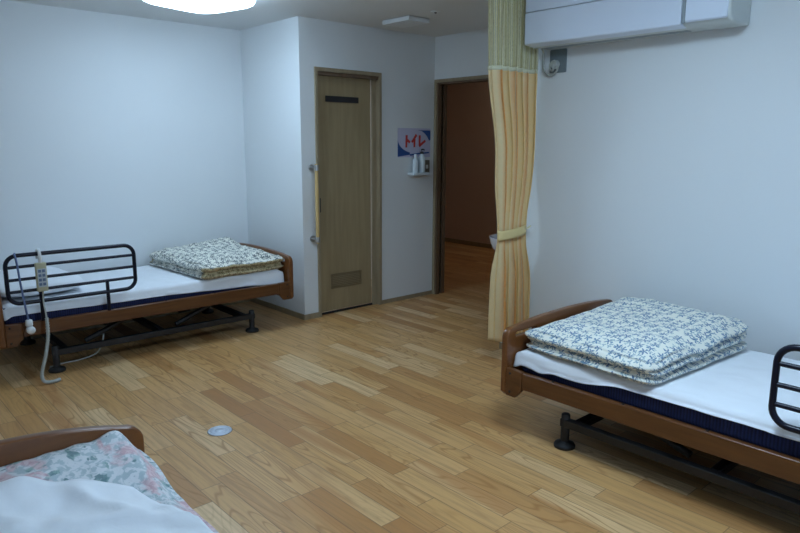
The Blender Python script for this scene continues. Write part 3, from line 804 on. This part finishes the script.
def wedge(name, m, ylimit, lift, label, cat):
    bm = bmesh.new(); n = 100; mrows = 90; g = []
    for i in range(n+1):
        x = -.28+(.652+.28)*i/n; ye = ylimit(x); row = []
        for j in range(mrows+1):
            t = j/mrows; y = -.02+(ye+.02)*t**.8
            wr = .007*math.sin((x*2.6+y*9)+4*nz(x*3, y*3, 1))+.010*nz(x*4, y*4, 8)
            for ax, ay, dx, dy, am, wd in ((.45, 1.66, .55, -.83, .012, .018), (.30, 1.60, .95, -.3, .009, .02), (.20, 1.74, .8, -.6, .008, .016), (.5, 1.5, .9, -.45, .010, .02)):
                px, py = x-ax, y-ay; al = px*dx+py*dy; ac_ = -px*dy+py*dx+.02*math.sin(al*9)
                wr += am*math.exp(-(ac_/wd)**2)*sm(-.12, 0, al)*(1-sm(.2, .45, al))
            roll = -.006*sm(.95, 1, t)
            row.append(bm.verts.new((x, y, qh(x, y)+lift+max(-.006, wr)+roll)))
        g.append(row)
    for a, b in zip(g, g[1:]):
        for j in range(mrows): bm.faces.new((a[j], b[j], b[j+1], a[j+1]))
    o = obj(name, bm, m); sd = o.modifiers.new('s', 'SOLIDIFY'); sd.thickness = .008; sd.offset = -1
    return tag(o, label, cat)
def yl(x):
    return 1.985-.38*(x-.30)*.95-1.9*max(0, x-.585)**1.0*sm(.56, .70, x)*1.2 if x > .3 else 1.86
def yl(x):
    y = 1.84-.72*(x-.286)+.03*sm(.33, .5, x)
    if x > .56: y -= 3.5*(x-.56)+25*max(0, x-.60)**1.6
    return min(y, 1.87)+.003*nz(x*12, 0, 0)
wedge('white_sheet', SHEET, yl, .022, 'white sheet spread over the rose print quilt on the near left bed', 'sheet')

# ------------------------------------------------------------------ side rails
def side_rail(label, loc, rot, L, z0, z1, posts, zb):
    r = empty('bed_side_rail', label, 'bed rail', (loc[0], loc[1], 0), rot, 'black tubular bed rails')
    pts = [(x, 0, z) for x, z in rrect(0, L, z0, z1, .065, 7)]
    obj('frame_tube', tube(bmesh.new(), pts, .0125, 12, True), BLACKST, r)
    h = (z1-z0)/4
    for k in (1, 2, 3):
        zz = z0+k*h+(.004 if k == 3 else 0)
        obj('cross_bar', tube(bmesh.new(), [(.003, 0, zz), (L-.003, 0, zz)], .0095, 10), BLACKST, r, smooth='auto')
    for p in posts:
        pt = tube(bmesh.new(), [(p, 0, z0+h), (p, 0, zb)], .0115, 12)
        obj('post', pt, BLACKST, r, smooth='auto')
    return r
YR = B1[1]-.505-.0
side_rail('black tubular side rail with a remote control on the left wall bed', (.833, 4.376), math.radians(-.8), .745, .497, .788, (.175, .565), .3735)
side_rail('black tubular side rail on the right wall bed, cut by the photo edge', (2.517, .768), -PI/2, .80, .455, .752, (.20, .60), .3485)

# remote control and its hose
rm = empty('bed_remote', 'cream bed remote with grey hose hooked over the black rail', 'remote control', (1.012, 4.342, .0))
rx = 0
bm = boxes((-.030, .030, -.014, .014, .562, .738)); obj('remote_body', bm, CREAM, rm, bevel=.006, seg=3)
obj('button_panel', boxes((-.024, .024, -.0165, -.0135, .590, .702)), LBUTTON, rm, bevel=.001)
for j in range(4):
    for i in range(2):
        obj('button', boxes((-.019+i*.021, -.003+i*.021, -.019, -.0160, .680-j*.027, .697-j*.027)), BUTTON, rm, bevel=.0015)
bm = tube(bmesh.new(), spline([(0, .0, .732), (0, -.004, .785), (0, .014, .812), (0, .040, .808), (0, .052, .78), (0, .052, .755)], 6), .010, 8)
obj('hook', bm, PLASTIC, rm)
hp = [(.002, 0, .570), (-.002, 0, .50), (.0, -.012, .44), (.002, -.02, .38), (-.004, -.03, .28), (-.030, -.045, .17), (-.062, -.06, .075), (-.062, -.07, .030), (-.04, -.08, .014), (-.0, -.085, .013), (.03, -.07, .013)]
hs = spline(hp, 16)
obj('cord', tube(bmesh.new(), hs[:48], .005, 8), GREYPL, rm)
obj('hose', tube(bmesh.new(), hs[44:], lambda t: .0105+.0016*math.sin(t*260), 10), GREYPL, rm)
nc = empty('nurse_call', 'white call button hanging on a blue-grey cord from the black rail', 'call button', (.925, 4.345, 0))
bm = tube(bmesh.new(), spline([(-.035, .035, .80), (-.042, .016, .795), (-.036, .008, .76), (-.025, .005, .60), (-.012, .0, .45), (-.006, 0, .40)], 10), .006, 8)
obj('cord', bm, BLUECORD, nc)
bm = lathe(bmesh.new(), [(.010, .045), (.019, .04), (.021, .012), (.016, .002)], 18, (-.004, 0, .355)); obj('button_cap', bm, PLASTIC, nc)
bm = lathe(bmesh.new(), [(.012, -.026), (.024, -.018), (.024, .012), (.014, .024)], 18, (.0, -.002, .335), 'y')
obj('button_head', bm, PLASTIC, nc)
cb = obj('power_cord', tube(bmesh.new(), spline([(1.06, 4.56, .012), (1.15, 4.60, .008), (1.27, 4.60, .010), (1.36, 4.56, .05), (1.40, 4.55, .14), (1.42, 4.60, .2)], 10), .005, 8), WHITECORD)
tag(cb, 'thin pale cable looping to the floor under the left wall bed', 'cable')
# round floor outlet
dr = empty('floor_drain_cover', 'round pale metal cover plate set in the wooden floor', 'cover plate', (1.44, 2.96, 0))
obj('rim', lathe(bmesh.new(), [(.060, 0.0005), (.060, .003), (.056, .005), (.050, .005), (.049, .002)], 40, cap=False), DRAIN, dr)
obj('lid', lathe(bmesh.new(), [(.048, .001), (.048, .0042), (.030, .0046), (.029, .0030), (.026, .0030), (.025, .0048), (.003, .005)], 40), DRAIN, dr)
obj('ring_groove', lathe(bmesh.new(), [(.0625, .0004), (.0625, .0012), (.0605, .0012)], 40), DARK, dr)

# ------------------------------------------------------------------ daylight and camera
W = bpy.data.worlds.new('world'); bpy.context.scene.world = W; W.use_nodes = True
nt = W.node_tree; bg = nt.nodes['Background']
bg.inputs[0].default_value = (.50, .70, 1., 1); bg.inputs[1].default_value = 1.7

cam = bpy.data.cameras.new('camera'); co = bpy.data.objects.new('camera', cam); C.objects.link(co)
cam.sensor_width = 36; cam.lens = 659.4077/800*36; cam.clip_start = .05
V = Vector((.65961261, .72881387, -.18368871)); R = Vector((.74187361, -.67053019, .00357934)); U = Vector((.12056015, .13863479, .98297795))
M = Matrix((R, U, -V)).transposed().to_4x4(); M.translation = Vector((0, 0, 1.45)); co.matrix_world = M
sc = bpy.context.scene; sc.camera = co
sc.view_settings.view_transform = 'Standard'; sc.view_settings.look = 'None'
sc.view_settings.exposure = 0; sc.view_settings.gamma = 1; sc.view_settings.use_curve_mapping = False
